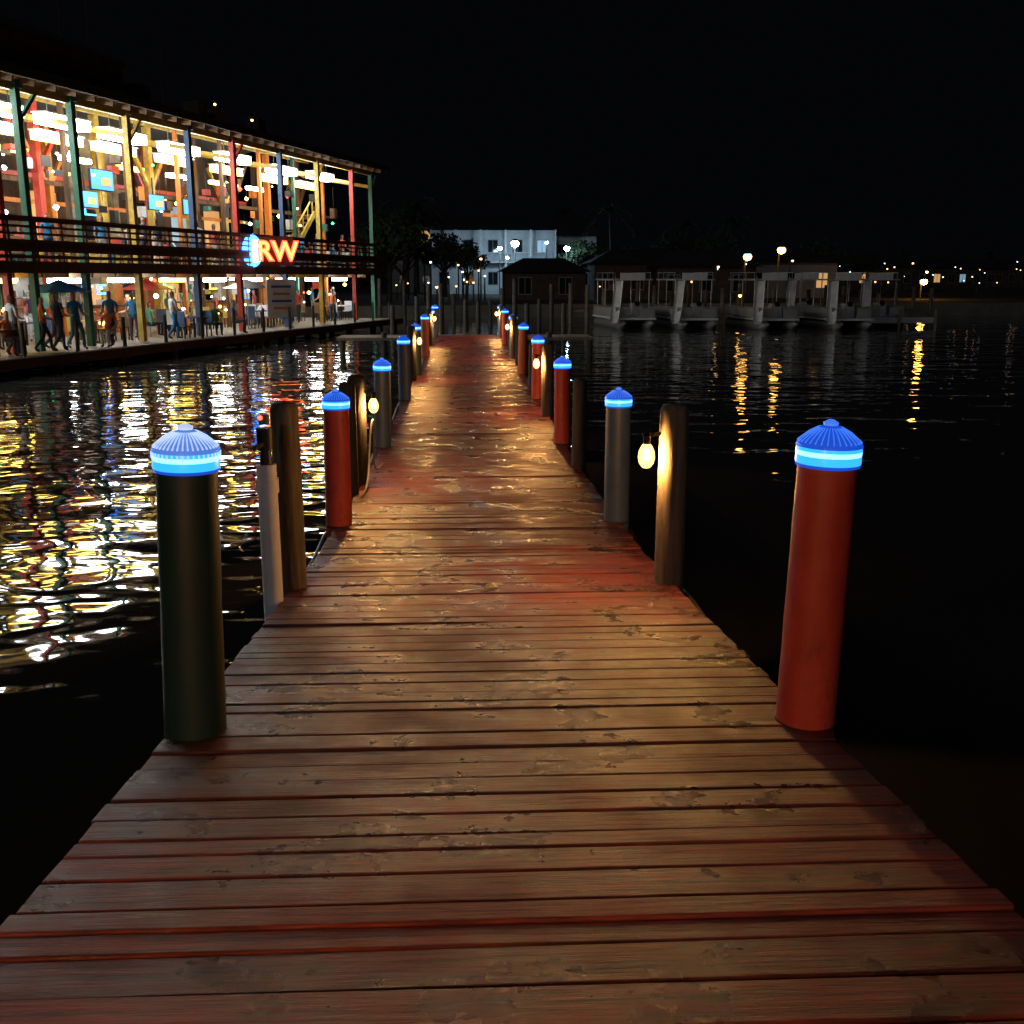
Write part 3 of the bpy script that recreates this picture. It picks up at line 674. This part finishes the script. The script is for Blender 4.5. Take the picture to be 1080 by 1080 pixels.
# ------------------------------------------------------------------ rental docks + pontoon boats with slides
b=MB()
X0,Y0=atpix(600,63); X1,Y1=atpix(975,61)
b.beam((X0,Y0,.75),(X1,Y1,.75),2.0,.14,M['pile'])
for i in range(22):
    t=i/21; X=X0+(X1-X0)*t; Y=Y0+(Y1-Y0)*t
    b.cyl((X,Y-1.1,-1),(X,Y-1.1,1.9+.5*random.random()),.13,.12,M['pile'],8)
b.obj('marina_dock')
b=MB(); X,Y=atpix(945,57); b.box((X,Y,.42),(4.2,1.6,.3),M['canopy'])
for k in(-2,0,2): b.cyl((X+k,Y-.9,-1),(X+k,Y-.9,1.0),.1,.1,M['pile'],8)
b.obj('floating_dock')
def pontoon(x,d,rot,slide=True,side=-1):
    X,Y=atpix(x,d); e=empty('pontoon_boat',(X,Y,0)); e.rotation_euler=(0,0,rot); e.scale=(.9,1,.93)
    b=MB()
    for sx in(-.85,.85):
        b.cyl((sx,-3,.2),(sx,2.6,.2),.3,.3,M['metal'],12); b.cyl((sx,-3,.2),(sx,-3.6,.32),.3,.05,M['metal'],12)
    b.obj('pontoons',e)
    b=MB(); b.box((0,-.2,.56),(2.4,5.8,.12),M['white'])
    for sx in(-1.18,1.18): b.box((sx,-.2,.9),(.04,5.4,.5),M['stuccod']); b.box((sx,-.2,1.2),(.05,5.4,.05),M['metal'])
    for sx in(-.75,.75): b.box((sx,-2.88,.9),(.9,.04,.5),M['stuccod']); b.box((sx,-2.9,1.2),(.9,.05,.05),M['metal'])
    for sx in(-.8,.8): b.box((sx,.3,.85),(.5,2.6,.42),M['canopy'])
    b.box((.5,-1.2,1.0),(.6,.5,.8),M['canopy']); b.cyl((.5,-1.5,1.35),(.5,-1.55,1.4),.17,.17,M['black'],12)
    b.obj('deck_and_seats',e)
    b=MB()
    for sx in(-1.1,1.1):
        for yy in(-1.9,.0,1.9): b.cyl((sx,yy,.6),(sx,yy,2.75),.035,.035,M['metal'],6)
    b.box((0,0,2.75),(2.45,4.2,.09),M['canopy']); b.box((0,-2.12,2.92),(1.5,.05,.42),M['white'])
    for sx in(-1.15,1.15): b.box((sx,0,3.15),(.03,4,.03),M['metal']); [b.box((sx,yy,2.95),(.03,.03,.4),M['metal']) for yy in(-1.9,-.6,.6,1.9)]
    b.obj('canopy_frame',e)
    if slide:
        b=MB(); path=[]
        for i in range(13):
            t=i/12; path.append(Vector((side*(.75+.75*t),-1.9-1.6*t,2.8-2.6*t-.25*math.sin(math.pi*t)+(.15*max(0,t-.85)/.15))))
        for a,c in zip(path,path[1:]):
            dd=(c-a).normalized(); sd=Vector((dd.y,-dd.x,0)).normalized()*.26; up=Vector((0,0,.2))
            pr=[(-1,1),(-.7,0),(.7,0),(1,1)]
            A=[a+sd*s+up*k for s,k in pr]; C=[c+sd*s+up*k for s,k in pr]
            for i in range(3): b.add([A[i],A[i+1],C[i+1],C[i]],[(0,1,2,3)],M['white'],True)
        b.obj('slide',e)
for x,d,r,sd in((657,58.5,.1,-1),(722,58,.05,-1),(802,57.5,.08,-1),(838,61.5,.0,-1),(878,57.5,.05,-1),(912,60,.05,-1)): pontoon(x,d,r,True,sd)
b=MB(); b.box((0,37.3,.58),(9,1.8,.1),M['pile'])
for k in range(7): b.cyl((-4.3+k*1.45,36.5,-1),(-4.3+k*1.45,36.5,.6+.2*(k%2)),.11,.1,M['piledark'],8); 
b.obj('end_platform')
b=MB()
for i in range(16):
    X,Y=atpix(400+i*13,random.uniform(48,66)); b.cyl((X,Y,-1),(X,Y,random.uniform(1.3,2.8)),.12,.11,M['piledark'],8)
b.obj('mooring_pilings')
